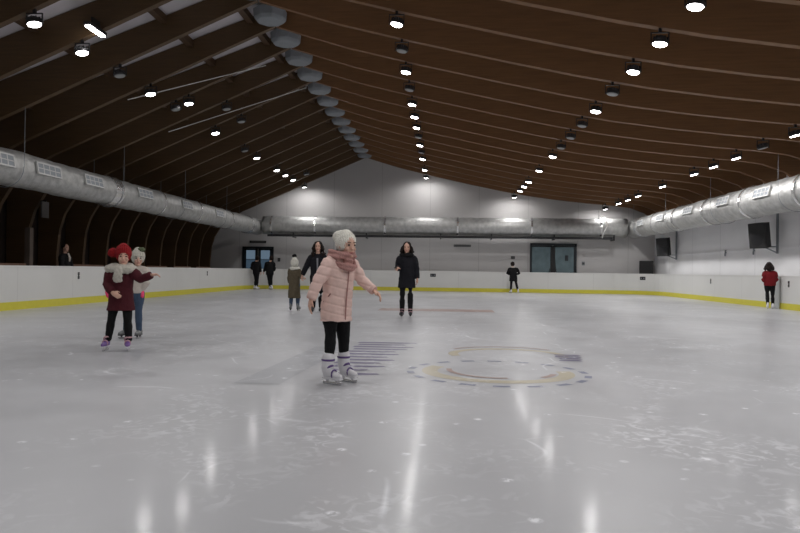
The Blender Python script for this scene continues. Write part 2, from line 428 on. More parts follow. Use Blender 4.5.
# ------------------------------------------------------------ markings frozen in the ice
def flat(name, polys, m, label):
    bm = bmesh.new()
    for poly in polys: bm.faces.new([bm.verts.new((x, y, 0.002)) for x, y in poly])
    return tag(mesh_obj(name, bm, m), label, 'ice marking', 'faded markings in the ice')
def arc_band(cx, cy, rx, ry, wdt, a0, a1, n=16):
    out = []
    for k in range(n):
        p = rad(a0+(a1-a0)*k/n); q = rad(a0+(a1-a0)*(k+1)/n)
        out.append([(cx+(rx)*math.cos(p), cy+ry*math.sin(p)), (cx+rx*math.cos(q), cy+ry*math.sin(q)),
                    (cx+(rx+wdt)*math.cos(q), cy+(ry+wdt)*math.sin(q)), (cx+(rx+wdt)*math.cos(p), cy+(ry+wdt)*math.sin(p))])
    return out
I_blue = ice_material('ice_blue', (0.20, 0.18, 0.30)); I_grey = ice_material('ice_greyblue', (0.24, 0.26, 0.36))
I_yel = ice_material('ice_yellow', (0.53, 0.48, 0.36)); I_red = ice_material('ice_red', (0.44, 0.32, 0.29)); I_shade = ice_material('ice_dark', (0.44, 0.45, 0.475))
def flat_part(name, polys, m, parent, z=.002):
    bm = bmesh.new()
    for poly in polys: bm.faces.new([bm.verts.new((x, y, z)) for x, y in poly])
    bmesh.ops.remove_doubles(bm, verts=bm.verts[:], dist=1e-4)
    return mesh_obj(name, bm, m, parent)
e = empty('ice_logo', (0, 0, 0)); tag(e, 'faded blue-dashed ring around a yellow band in the ice, right of pink coat', 'ice marking', 'faded markings in the ice')
for k in range(18): flat_part('dash', arc_band(0.60, 7.12, 0.92, 0.84, 0.075, k*20+3, k*20+13, 2), I_grey, e)
flat_part('yellow_band', arc_band(0.60, 7.15, 0.66, 0.56, 0.17, 150, 372, 26), I_yel, e)
flat_part('red_arc', arc_band(0.62, 7.25, 0.52, 0.50, 0.06, 175, 275, 12), I_red, e, .004)
flat_part('red_arc', arc_band(0.62, 7.2, 0.56, 0.5, 0.07, 315, 345, 4), I_red, e, .004)
e = empty('ice_logo', (0, 0, 0)); tag(e, 'faded yellow and red ring in the ice just beyond the ring of blue dashes', 'ice marking', 'faded markings in the ice')
flat_part('yellow_band', arc_band(0.86, 8.65, 0.66, 0.55, 0.13, -15, 200, 24), I_yel, e)
flat_part('red_arc', arc_band(0.86, 8.95, 0.72, 0.55, 0.05, 30, 160, 12), I_red, e, .004)
for k in range(4): flat_part('blue_patch', [[(1.44+.05*(k%2), 8.15+.17*k), (1.74+.03*k, 8.15+.17*k), (1.70+.03*k, 8.25+.17*k), (1.48, 8.25+.17*k)]], I_blue, e, .005)
e = empty('ice_stripes', (0, 0, 0)); tag(e, 'stack of faded purple stripes in the ice beside the pink-coated girl', 'ice marking', 'faded markings in the ice')
for k in range(12):
    x0 = -1.25-.04*(k % 2); x1 = (-.70, -.84, -.68, -.76, -.62, -.72, -.60, -.66, -.52, -.44, -.58, -.42)[k]; yk = 6.72+.27*k
    flat_part('stripe', [[(x0, yk), (x1-.12, yk), (x1+.04, yk+.05), (x1, yk+.12), (x0+.02, yk+.13)]], I_blue, e)
flat('ice_logo_stroke', [[(-2.0, 6.05), (-1.55, 6.05), (-1.35, 9.1), (-1.8, 9.1)]], I_shade, 'broad faded dark stroke in the ice left of the pink-coated girl')
flat('centre_line', [[(-1.8, 17.6), (1.4, 17.6), (1.4, 18.7), (-1.8, 18.7)]], I_red, 'faded red line in the ice right of the dark-coated woman')

# ------------------------------------------------------------ foil ducts
def duct_mesh(bm, p0, p1, r, lump=0.03, seg=28, step=0.25):
    p0 = Vector(p0); p1 = Vector(p1); n = int((p1-p0).length/step)
    t = (p1-p0).normalized(); u = Vector((0, 0, 1)); v = t.cross(u); rings = []
    for i in range(n+1):
        c = p0+(p1-p0)*i/n; rg = []
        for k in range(seg):
            a = 2*PI*k/seg; d = u*math.cos(a)+v*math.sin(a)
            q = c+d*r; rr = r+lump*noise.noise(q*2.2)+lump*.6*noise.noise(q*6)
            rg.append(bm.verts.new(c+d*rr))
        rings.append(rg)
    for A, B in zip(rings, rings[1:]):
        for k in range(seg): bm.faces.new((A[k], A[(k+1) % seg], B[(k+1) % seg], B[k]))
    bm.faces.new(rings[0][::-1]); bm.faces.new(rings[-1])
def band(bm, c, axis, r, wd=.08, seg=28):
    c = Vector(c); a = Vector(axis).normalized(); cyl(bm, c-a*wd/2, c+a*wd/2, r, seg=seg)
def grille(parent, loc, axis_y_len, h, side, ang, cols, rows):
    """Rectangular air grille on the duct flank; side = +1 faces +X, -1 faces -X."""
    rot = Matrix.Rotation(-side*ang, 3, 'Y')
    bm = bmesh.new(); L = axis_y_len
    for s in (-1, 1):
        box(bm, Vector(loc)+rot @ Vector((0, s*L/2, 0)), (.05, .035, h+.035), rot)
        box(bm, Vector(loc)+rot @ Vector((0, 0, s*h/2)), (.05, L, .035), rot)
    for i in range(1, cols): box(bm, Vector(loc)+rot @ Vector((0, -L/2+L*i/cols, 0)), (.04, .03, h), rot)
    for i in range(1, rows): box(bm, Vector(loc)+rot @ Vector((0, 0, -h/2+h*i/rows)), (.04, L, .02), rot)
    g = mesh_obj('grille_frame', bm, M_grille, parent)
    bm = bmesh.new(); box(bm, loc, (.03, L, h), rot); mesh_obj('grille_slots', bm, M_vent, g)
def make_side_duct(x, z, r, y0, y1, side, label, grs, bands):
    e = empty('air_duct', (0, 0, 0))
    bm = bmesh.new(); duct_mesh(bm, (x, y0, z), (x, y1, z), r); mesh_obj('duct_shell', bm, M_foil, e, smooth=True)
    for yb, wb in bands:
        bm = bmesh.new(); band(bm, (x, yb, z), (0, 1, 0), r+.035, wb); mesh_obj('joint_band', bm, M_foil_s, e, smooth=False)
    for y, l, zz in grs:
        dz = zz-z; ang = math.asin(max(-1, min(1, dz/r)))
        grille(e, (x+side*(r+.02)*math.cos(ang), y, z+(r+.02)*math.sin(ang)), l, .27, side, ang, 4, 2)
    for y in BEAM_Y[3::3]:
        if y < y1-.3:
            bm = bmesh.new()
            for s in (-1, 1): cyl(bm, (x+s*(r+.05), y, z), (x+s*(r+.05), y, low_z(x+s*(r+.05))+.02), .006, seg=6)
            tube(bm, [(x+(r+.045)*math.cos(a), y, z+(r+.05)*math.sin(a)) for a in [PI+PI*q/12 for q in range(13)]], [.008]*13, (0, 1, 0), seg=6)
            mesh_obj('hanger_strap', bm, M_vent, e)
    tag(e, label, 'air duct', 'foil-wrapped air ducts')
    return e
make_side_duct(-10.4, 3.43, 0.43, 4.0, 35.35, 1, 'long silver foil air duct along the dark left side of the rink',
               [(13.8, .9, 3.50), (15.6, .95, 3.50), (17.7, .9, 3.52), (20.9, 1.0, 3.54), (24.4, .9, 3.52), (28.0, .9, 3.52)], [(12.0, .1), (19.2, .5), (22.5, .1), (26.0, .1), (30.0, .12), (33.2, .3)])
make_side_duct(10.15, 3.50, .50, 8.0, 35.45, -1, 'thick silver foil air duct along the white right wall',
               [(17.0, .95, 3.62), (20.4, 1.0, 3.62), (23.2, .95, 3.66), (26.4, .95, 3.64), (29.7, .95, 3.62), (32.6, .95, 3.6)], [(18.6, .1), (21.9, .14), (25.0, .1), (28.2, .14), (31.0, .1), (33.4, .12)])
e = empty('air_duct', (0, 0, 0))
bm = bmesh.new(); duct_mesh(bm, (-9.91, 34.86, 3.5), (9.58, 34.86, 3.5), .50, .02); mesh_obj('duct_shell', bm, M_foil, e, smooth=True)
for xb in (-9.4, -7.0, -3.2, 0.7, 4.6, 8.2):
    bm = bmesh.new(); band(bm, (xb, 34.86, 3.5), (1, 0, 0), .53, .1); mesh_obj('joint_band', bm, M_foil_s, e)
bm = bmesh.new(); box(bm, (-.4, 34.55, 2.93), (18.4, .16, .12)); mesh_obj('support_rail', bm, M_blackmetal, e)
for xb in (-8.2, -4.2, -.2, 2.5, 5.8, 8.9):
    bm = bmesh.new(); box(bm, (xb, 34.62, 2.99), (.06, .12, .32)); box(bm, (xb, 34.9, 2.85), (.06, .7, .06)); mesh_obj('bracket', bm, M_blackmetal, e)
tag(e, 'silver foil air duct running across the far gable wall', 'air duct', 'foil-wrapped air ducts')

# ------------------------------------------------------------ floodlights
def lamp_light(parent, loc, power, tilt):
    ld = bpy.data.lights.new('lamp_light', 'SPOT'); ld.energy = power; ld.color = LAMP_COL
    ld.spot_size = rad(168); ld.spot_blend = 0.5; ld.shadow_soft_size = 0.11
    lo = bpy.data.objects.new('lamp_light', ld); lo.location = loc; lo.rotation_euler = tilt
    link(lo, parent)
bm = bmesh.new()
cyl(bm, (0, 0, .0), (0, 0, .05), .135, .135, seg=24); cyl(bm, (0, 0, .05), (0, 0, .13), .13, .08, seg=24)
for k in range(10):
    a = 2*PI*k/10; box(bm, (.10*math.cos(a), .10*math.sin(a), .085), (.07, .010, .07), Matrix.Rotation(a, 3, 'Z'))
H0 = mesh_obj('housing', bm, M_lampbody, bevel=.004)
def disc_bm():
    b_ = bmesh.new(); cyl(b_, (0, 0, -.018), (0, 0, .0), .105, .118, seg=28); return b_
Lon = mesh_obj('lens', disc_bm(), M_lens_on, smooth=False); Loff = mesh_obj('lens', disc_bm(), M_lens_off)
bm = bmesh.new()
for s in (-1, 1): box(bm, (s*.15, 0, .10), (.015, .03, .20))
box(bm, (0, 0, .20), (.315, .03, .015)); box(bm, (0, 0, .245), (.05, .05, .10))
Yk = mesh_obj('yoke', bm, M_blackmetal)
protos = [H0, Lon, Loff, Yk]; used = set()
def put(src, parent, rot=None):
    if src.name in used: c = link(src.copy())
    else: c = src; used.add(src.name)
    c.parent = parent
    if rot: c.rotation_euler = rot
    return c
def floodlight(x, y, lit, label, group, tilt=(0, 0, 0), power=None, drop=.27):
    e = empty('floodlight', (x, y, low_z(x)-drop))
    put(H0, e, tilt); put(Lon if lit else Loff, e, tilt); put(Yk, e)
    if y > 34: 
        bm = bmesh.new(); box(bm, (0, .29, drop-.03), (.05, .60, .04)); mesh_obj('bracket', bm, M_blackmetal, e)
    if lit: lamp_light(e, (0, 0, -.06), power or LAMP_W, tilt)
    tag(e, label, 'floodlight', group)
ROW_GAIN = {'left': .75, 'centre': 1.0, 'mid': 1.05, 'right': 1.35}
rows = [(-7.62, 'left', [0, 1, 2, 3, 4, 6, 8, 9, 11, 12, 13, 15], {2, 4, 8}, 'in the row left of ridge', (0, rad(-12), 0)),
        (-1.02, 'centre', [1, 2, 3, 4, 5, 6, 7, 8, 9, 10, 11, 13, 15], {2, 4, 8, 10}, 'in the first row right of ridge', (0, rad(10), 0)),
        (3.68, 'mid', [-1, 0, 1, 2, 3, 4, 5, 6, 7, 9, 11, 12, 13, 15], {2, 4, 5, 6}, 'in the second row right of ridge', (0, rad(10), 0)),
        (8.42, 'right', [3, 4, 5, 6, 7, 9, 11, 12, 13, 15], {4}, 'in the row beside the right duct', (0, rad(-14), 0))]
for x, nm, ks, off, txt, tl in rows:
    n = len(ks)
    for i, k in enumerate(ks):
        lit = k not in off; last = k == 15
        y = 11.42+1.58*k if not last else 34.55
        t = tl if not last else (rad(18), 0, 0)
        floodlight(x, y, lit, f"{'lit' if lit else 'unlit'} floodlight {txt}, {ORD[n-1-i]} from far wall", f'floodlights {txt}', t,
                   LAMP_W*ROW_GAIN[nm] if not last else LAMP_W*1.15)
    # unseen lamps carry the rows on overhead, most boosted to brighten near ice
    for k in ((-2, -4, -6, -8) if nm == 'left' else (-1, -3, -5, -7, -9) if nm == 'centre' else (-3, -5, -7, -9) if nm == 'mid' else (1, -1, -3, -5, -7, -9)):
        y = 11.42+1.58*k
        if k < -7: continue
        floodlight(x, y, True, f'lit floodlight {txt}, overhead near the camera end', f'overhead floodlights {txt}', tl, LAMP_W*ROW_GAIN[nm]*(1.4 if nm != 'right' else 1.0))
# extra fittings in the left slope
e = empty('tube_light', (-7.2, 12.75, 5.95), rad(0))
bm = bmesh.new(); box(bm, (0, 0, .03), (.13, .66, .07)); mesh_obj('fitting', bm, M_lampbody, e)
bm = bmesh.new(); box(bm, (0, 0, -.02), (.10, .60, .035)); mesh_obj('tube', bm, M_lens_on, e, bevel=.01)
bm = bmesh.new(); box(bm, (0, 0, .14), (.03, .3, .16)); mesh_obj('bracket', bm, M_blackmetal, e)
tag(e, 'lit rectangular tube light among the left floodlights', 'light')
for (x, y, lit, lb) in ((-7.25, 17.74, True, 'small lit floodlight right of the left row, nearer the camera'),
                        (-6.7, 19.32, False, 'small unlit floodlight right of the left row'),
                        (-6.75, 20.90, False, 'small dark floodlight right of the left row, farther away'),
                        (-6.95, 31.96, False, 'small dim floodlight high beside the far end of the left row')):
    floodlight(x, y, lit, lb, 'extra floodlights of the left slope', (0, rad(-10), 0), LAMP_W*.7, .27)

# ------------------------------------------------------------ doors in the far wall
M_pane_glow = mat('dusk_glass', (0.05, 0.07, 0.09), 0.15, emit=(0.42, 0.60, 0.80), estr=0.22, noise_amt=0.2)  # panes glow themselves to stand for the dusk sky outside
M_pane_low = mat('dusk_glass_low', (0.04, 0.06, 0.08), 0.15, emit=(0.20, 0.33, 0.48), estr=0.16)  # lower panes glow dimmer for the same dusk
M_pane_teal = mat('dark_teal_glass', (0.085, 0.115, 0.125), 0.25, noise_amt=0.55, nscale=2.2, emit=(0.10, 0.15, 0.17), estr=0.18)  # faint glow put into the glass itself, no lamp behind
yf = YW
for n_, x0, x1, ztop in ((1, -11.38, -9.62, 2.35), (2, 4.72, 7.22, 2.70)):
    e = empty(f'door_{n_}', ((x0+x1)/2, yf-.02, 0)); wd = x1-x0
    tag(e, ('pair of glazed doors with blue dusk light behind, far left corner' if n_ == 1 else 'wide dark-framed double door with teal glass right of centre'), kind='structure')
    bm = bmesh.new()
    for s in (-1, 1): box(bm, (s*(wd/2-.04), -.03, ztop/2), (.10, .10, ztop))
    box(bm, (0, -.03, ztop-.05), (wd, .10, .10))
    mesh_obj('door_frame', bm, M_frame, e)
    for s in (-1, 1):
        cx = s*(wd/4-.02)
        lf = bmesh.new(); lw = wd/2-.10
        st = .13 if n_ == 1 else .07
        for q in (-1, 1): box(lf, (q*(lw/2-st/2), 0, ztop/2-.05), (st, .05, ztop-.12))
        box(lf, (0, 0, ztop-.16), (lw, .05, .10)); box(lf, (0, 0, .18), (lw, .05, .3))
        if n_ == 1: box(lf, (0, 0, 1.62), (lw, .035, .035))
        leaf = mesh_obj('door_leaf', lf, M_frame, e); leaf.location = (cx, -.02, 0)
        if n_ == 2 and s == -1: leaf.location = (cx-.06, -.03, 0); 
        pb = bmesh.new()
        if n_ == 1:
            box(pb, (0, 0, 1.93), (lw-.16, .012, .58)); mesh_obj('glass_pane', pb, M_pane_glow, leaf)
            pb = bmesh.new(); box(pb, (0, 0, 1.0), (lw-.16, .012, 1.25)); mesh_obj('glass_pane', pb, M_pane_low, leaf)
        else:
            box(pb, (0, 0, 1.42), (lw-.12, .012, 2.2)); mesh_obj('glass_pane', pb, M_pane_teal, leaf)
            pb = bmesh.new(); box(pb, (-s*(lw/2-.12), -.05, 1.15), (.03, .04, .35)); mesh_obj('door_handle', pb, M_blackmetal, leaf)
    if n_ == 2:
        pb = bmesh.new(); prism(pb, [(-.17, .05), (.24, .05), (.05, 2.56), (-.10, 2.56)], -.06, -.045); mesh_obj('door_gap', pb, M_black, e)  # black sheet standing in for the unlit opening between the leaves
        pb = bmesh.new(); box(pb, (.72, -.055, 1.9), (.18, .012, .3)); mesh_obj('notice', pb, M_frame, e)
def wall_item(name, loc, size, m, label, cat, m2=None):
    e = empty(name, loc)
    bm = bmesh.new(); box(bm, (0, 0, 0), size); mesh_obj('casing', bm, m, e, bevel=.01)
    if m2:
        bm = bmesh.new(); box(bm, (0, -size[1]/2-.005, 0), (size[0]*.8, .012, size[2]*.45)); mesh_obj('face', bm, m2, e)
    tag(e, label, cat)
wall_item('exit_light', (-10.52, YW-.04, 2.62), (.95, .08, .13), M_black, 'dark flat emergency light above the far left doors', 'emergency light', M_slot)
wall_item('wall_vent', (1.0, YW-.03, 2.52), (.95, .06, .13), mat('vent_dark', (0.14, .14, .14), .6), 'thin dark vent strip on the far wall right of the dark-coated woman', 'vent', M_slot)
wall_item('wall_sensor', (3.78, YW-.04, 1.9), (.22, .08, .14), M_black, 'small dark box on the far wall above the lone skater', 'sensor', M_slot)
wall_item('switch_box', (-9.3, YW-.04, 1.62), (.14, .08, .2), M_black, 'small dark switch right of the far left doors', 'switch', M_slot)
wall_item('switch_box', (7.6, YW-.04, 1.62), (.14, .08, .2), M_vent, 'small grey switch right of the wide double door', 'switch', M_slot)
# bent white conduit from the last right-hand floodlight
bm = bmesh.new(); tube(bm, [(8.42, YW-.1, 4.5), (8.42, YW-.1, 4.1), (8.42, 34.3, 4.0), (8.46, 34.25, 3.55), (8.30, 34.27, 3.25), (8.22, 34.3, 2.95)], [.025]*6, seg=8)
tag(mesh_obj('conduit', bm, M_white_paint, smooth=True), 'thin bent white conduit hanging in front of the far duct, right side', 'conduit')

# ------------------------------------------------------------ loudspeakers
def speaker(loc, rz, w_, d_, h_, label, tilt=0.0, bracket=None):
    if bracket: bracket = (bracket[0]*bracket[4], bracket[1]*bracket[4], bracket[2], bracket[3])
    e = empty('loudspeaker', loc, rz)
    bm = bmesh.new(); box(bm, (0, 0, 0), (w_, d_, h_))
    for v in bm.verts:
        if v.co.y > 0: v.co.x *= .72
    c = mesh_obj('cabinet', bm, M_black, e, bevel=.015); c.rotation_euler = (tilt, 0, 0)
    bm = bmesh.new(); box(bm, (0, -d_/2-.008, 0), (w_*.9, .014, h_*.93)); g = mesh_obj('front_grille', bm, mat('speaker_mesh', (.02, .02, .02), .7, bump=.5, bscale=200), c)
    bm = bmesh.new(); cyl(bm, (0, -d_/2-.02, -h_*.18), (0, -d_/2-.012, -h_*.18), w_*.33, seg=24); mesh_obj('woofer', bm, M_blackmetal, c)
    if bracket:
        bm = bmesh.new(); bx, by, bz0, bz1 = bracket
        box(bm, (bx, by, (bz0+bz1)/2), (.06, .05, bz1-bz0))
        cyl(bm, (0, 0, -h_*.40), (bx, by, -h_*.40-.25), .022, seg=8); cyl(bm, (0, 0, -h_*.45), (bx, by, -h_*.45), .022, seg=8)
        mesh_obj('wall_bracket', bm, M_vent, e)
    tag(e, label, 'loudspeaker', 'loudspeakers on the right')
speaker((10.82, 22.9, 2.47), rad(-58), .62, .40, .86, 'larger black loudspeaker on a bracket high on the right wall, above the red-jacketed skater', rad(8), (.33, .38, -.62, .95, 1.03))
speaker((10.82, 32.6, 2.44), rad(-50), .62, .40, .88, 'black loudspeaker on the right wall near the far corner', rad(8), (.36, .33, -.62, .80, 1.15))
speaker((10.85, YW-.32, .88), rad(-8), .72, .40, 1.84, 'black loudspeaker standing behind the boards in the far right corner')
# small wall fittings on the right wall
for y, z, lb in ((27.0, 1.98, 'left'), (24.6, 1.98, 'right')):
    e = empty('wall_hook', (WR-.03, y, z)); bm = bmesh.new(); box(bm, (0, 0, .06), (.05, .07, .12)); box(bm, (-.02, 0, -.06), (.04, .05, .12)); mesh_obj('hook', bm, M_vent, e)
    tag(e, f'small grey fitting on the right wall between the loudspeakers, {lb} one', 'wall fitting', 'fittings on the right wall')
# gate post in the right boards
bm = bmesh.new(); box(bm, (XR-.05, 22.35, .55), (.03, .5, 1.09)); 
tag(mesh_obj('gate_panel', bm, mat('gate_grey', (.52, .54, .53), .5)), 'narrow greyish gate in the right boards behind the red-jacketed skater', 'gate')

# ------------------------------------------------------------ benches on the left
M_bench = mat('bench_wood', (0.16, 0.085, 0.055), 0.6, noise_amt=.3)
def bench(y, label):
    e = empty('spectator_bench', (-11.7, y, 0))
    bm = bmesh.new(); box(bm, (0, 0, .62), (.42, 1.9, .05)); mesh_obj('seat', bm, M_bench, e, bevel=.01)
    bm = bmesh.new(); box(bm, (-.22, 0, 1.06), (.04, 1.9, .20)); mesh_obj('backrest', bm, M_bench, e, bevel=.01)
    for s in (-1, 1):
        bm = bmesh.new(); box(bm, (0, s*.8, .27), (.38, .05, .65)); box(bm, (-.22, s*.8, .75), (.05, .05, .7)); mesh_obj('leg', bm, M_blackmetal, e)
    tag(e, label, 'bench', 'benches behind the left boards')
for i, y in enumerate((14.5, 16.7, 20.9, 23.5, 26.1, 28.7, 31.3)):
    bench(y, f'dark wooden bench behind the left boards, {ORD[i]} from the near end')
bm = bmesh.new(); box(bm, (0, 0, 0), (.05, .34, .5))
e = empty('hanging_banner', (-12.45, 19.32, 2.85)); mesh_obj('cloth', bm, mat('grey_cloth', (.12, .11, .105), .8), e)
bm = bmesh.new(); box(bm, (-.13, 0, .27), (.36, .04, .04)); mesh_obj('rod', bm, M_blackmetal, e)
tag(e, 'small grey banner hanging in the dark behind the left boards', 'banner')
bm = bmesh.new(); box(bm, (-12.0, 17.9, 1.1), (.16, .16, 2.2)); box(bm, (-12.0, 17.9, 0.02), (.3, .3, .1))
tag(mesh_obj('timber_post', bm, mat('post_brown', (.10, .075, .06), .7)), 'slim brownish post standing in the dark behind the left boards', 'post')

# ------------------------------------------------------------ people
def V(*a): return Vector(a)
def hand(bm, wr, d, up, thumb, s, curl=0.5):
    """Palm, four fingers of unequal length and a thumb; d points along the hand, up is the back of the hand."""
    d = Vector(d).normalized(); up = Vector(up); up = (up-d*up.dot(d)).normalized(); t = Vector(thumb); t = (t-d*t.dot(d)-up*t.dot(up)).normalized()
    wr = Vector(wr); pe = wr+d*s*.50
    tube(bm, [wr-d*s*.15, wr, wr+d*s*.25, pe], [(s*.16, s*.12), (s*.18, s*.12), (s*.24, s*.13), (s*.23, s*.11)], ref=t, seg=12)
    for i, ln in enumerate((.44, .50, .47, .37)):
        b = pe + t*s*(.175-.117*i) - d*s*.02; r = max(s*.052, .0062)
        p = [b]; ang = 0; dirn = d
        for j, f_ in enumerate((.45, .32, .25)):
            ang += curl*(.55+.18*j+.05*i)
            dirn = d*math.cos(ang)-up*math.sin(ang)
            p.append(p[-1]+dirn*s*ln*f_)
        tube(bm, p, [r*1.08, r, r*.95, r*.85], ref=t, seg=8)
    b = wr+d*s*.14+t*s*.14
    td = (t*.75+d*.75-up*.25).normalized(); td2 = (t*.25+d*.95-up*.4).normalized()
    tube(bm, [b, b+td*s*.24, b+td*s*.24+td2*s*.20], [s*.085, s*.068, s*.056], ref=up, seg=8)

def torus(bm, c, f, l, rf, rl, r, tilt=0.0, rz=None, seg=24, lump=0.0, ph=0.0):
    pts = []; rr = []
    for k in range(seg):
        a = 2*PI*k/seg
        p = Vector(c)+f*math.cos(a)*rf+l*math.sin(a)*rl+V(0, 0, 1)*(tilt*math.cos(a)*rf)
        pts.append(p); q = r*(1+lump*math.sin(3*a+ph)); rr.append((q*(rz or 1), q))
    tube(bm, pts, rr, ref=(0, 0, 1), seg=10, closed=True)

def skate(parent, xy, a, s, top, mats, lean=V(0, 0, 0), up=.055, tall=0.0):
    """Figure skate: boot (root part of the skate) with blade, holder, straps. top = ankle point in person space."""
    m_boot, m_strap, m_sole = mats
    f = V(math.cos(a), math.sin(a), 0); l = V(-f.y, f.x, 0); c = V(xy[0], xy[1], 0)
    L = s
    def P(u, v, z): return c+f*u*L+l*v*L+V(0, 0, z)
    bm = bmesh.new()
    tube(bm, [P(-.36, 0, .105), P(-.1, 0, .10), P(.22, 0, .092), P(.45, 0, .085)], [(L*.155, .042), (L*.15, .042), (L*.175, .036), (L*.14, .026)], ref=l, seg=14)
    tube(bm, [P(-.28, 0, .08), P(-.26, 0, .115), Vector(top)+V(0, 0, .032), Vector(top)+V(0, 0, up)+lean], [(L*.15, L*.20), (L*(.155+.7*tall), L*(.22+.5*tall)), (L*(.175+1.1*tall), L*(.20+1.1*tall)), (L*(.195+.8*tall), L*(.21+.8*tall))], ref=l, seg=14)
    bo = fuse('skate', bm, m_boot, parent, .008, 3)
    bm = bmesh.new(); box(bm, (0, 0, 0), (L*1.02, L*.24, .018)); bmesh.ops.transform(bm, matrix=Matrix.Translation(P(.03, 0, .062)) @ Matrix.Rotation(a, 4, 'Z'), verts=bm.verts[:])
    for u in (-.27, .27):
        cyl(bm, P(u, 0, .025), P(u, 0, .06), L*.05, L*.11, seg=8)
    mesh_obj('sole', bm, m_sole, bo, bevel=.004)
    bm = bmesh.new(); tube(bm, [P(-.52, 0, .016), P(-.3, 0, .014), P(.3, 0, .014), P(.50, 0, .018), P(.56, 0, .032)], [(.0028, .0135)]*4+[(.0025, .009)], ref=l, seg=8, caps=False)
    mesh_obj('blade', bm, M_steel, bo)
    if m_strap:
        bm = bmesh.new()
        torus(bm, Vector(top)+V(0, 0, .028), f, l, L*.215+.4*L*tall, L*.192+.4*L*tall, .0055, rz=1.8)
        if tall: torus(bm, Vector(top)+V(0, 0, .04)+lean*.8, f, l, L*.285, L*.265, .005, rz=2.0)
        torus(bm, P(-.2, 0, .15), (f*.8+V(0, 0, .6)).normalized(), l, L*.24, L*.175, .009, rz=1.4)
        torus(bm, P(.12, 0, .105), V(0, 0, 1), l, .037, L*.168, .008, rz=1.0)
        mesh_obj('strap', bm, m_strap, bo, smooth=True)
    return bo

def face_parts(e, c, hf, hl, s, mouth=True):
    for q in (-1, 1):
        bm = bmesh.new(); ellipsoid(bm, c+hf*s*.086+hl*q*s*.034+V(0, 0, s*.012), (s*.0125, s*.0125, s*.0095), u=12, v=8); mesh_obj('eye', bm, M_eye, e, True)
        bm = bmesh.new(); p = c+hf*s*.093+hl*q*s*.034+V(0, 0, s*.035)
        tube(bm, [p-hl*s*.018, p+V(0, 0, s*.005), p+hl*s*.018], [s*.0035]*3, seg=6); mesh_obj('eyebrow', bm, M_hair, e, True)
    if mouth:
        bm = bmesh.new(); p = c+hf*s*.090+V(0, 0, -s*.066)
        tube(bm, [p-hl*s*.024-hf*s*.006, p, p+hl*s*.024-hf*s*.006], [s*.003, s*.0075, s*.003], seg=8); mesh_obj('lips', bm, M_lip, e, True)

def head(bm, c, hf, hl, s):
    R = Matrix((hf, hl, V(0, 0, 1))).transposed()
    ellipsoid(bm, c+V(0, 0, s*.02), (s*.098, s*.078, s*.108), R)
    ellipsoid(bm, c+hf*s*.018-V(0, 0, s*.052), (s*.072, s*.058, s*.062), R)
    ellipsoid(bm, c+hf*s*.074-V(0, 0, s*.098), (s*.022, s*.026, s*.018), R)
    tube(bm, [c+hf*s*.086+V(0, 0, s*.012), c+hf*s*.106-V(0, 0, s*.030)], [s*.009, s*.015], seg=8)
    for q in (-1, 1):
        ellipsoid(bm, c+hl*q*s*.079-hf*s*.006, (s*.017, s*.010, s*.03), R, 10, 8)
        ellipsoid(bm, c+hf*s*.066+hl*q*s*.042-V(0, 0, s*.028), (s*.024, s*.02, s*.02), R, 10, 8)

def arm_pts(sh, el, wr):
    sh, el, wr = map(Vector, (sh, el, wr))
    return [sh, sh.lerp(el, .5), el, el.lerp(wr, .5), wr]

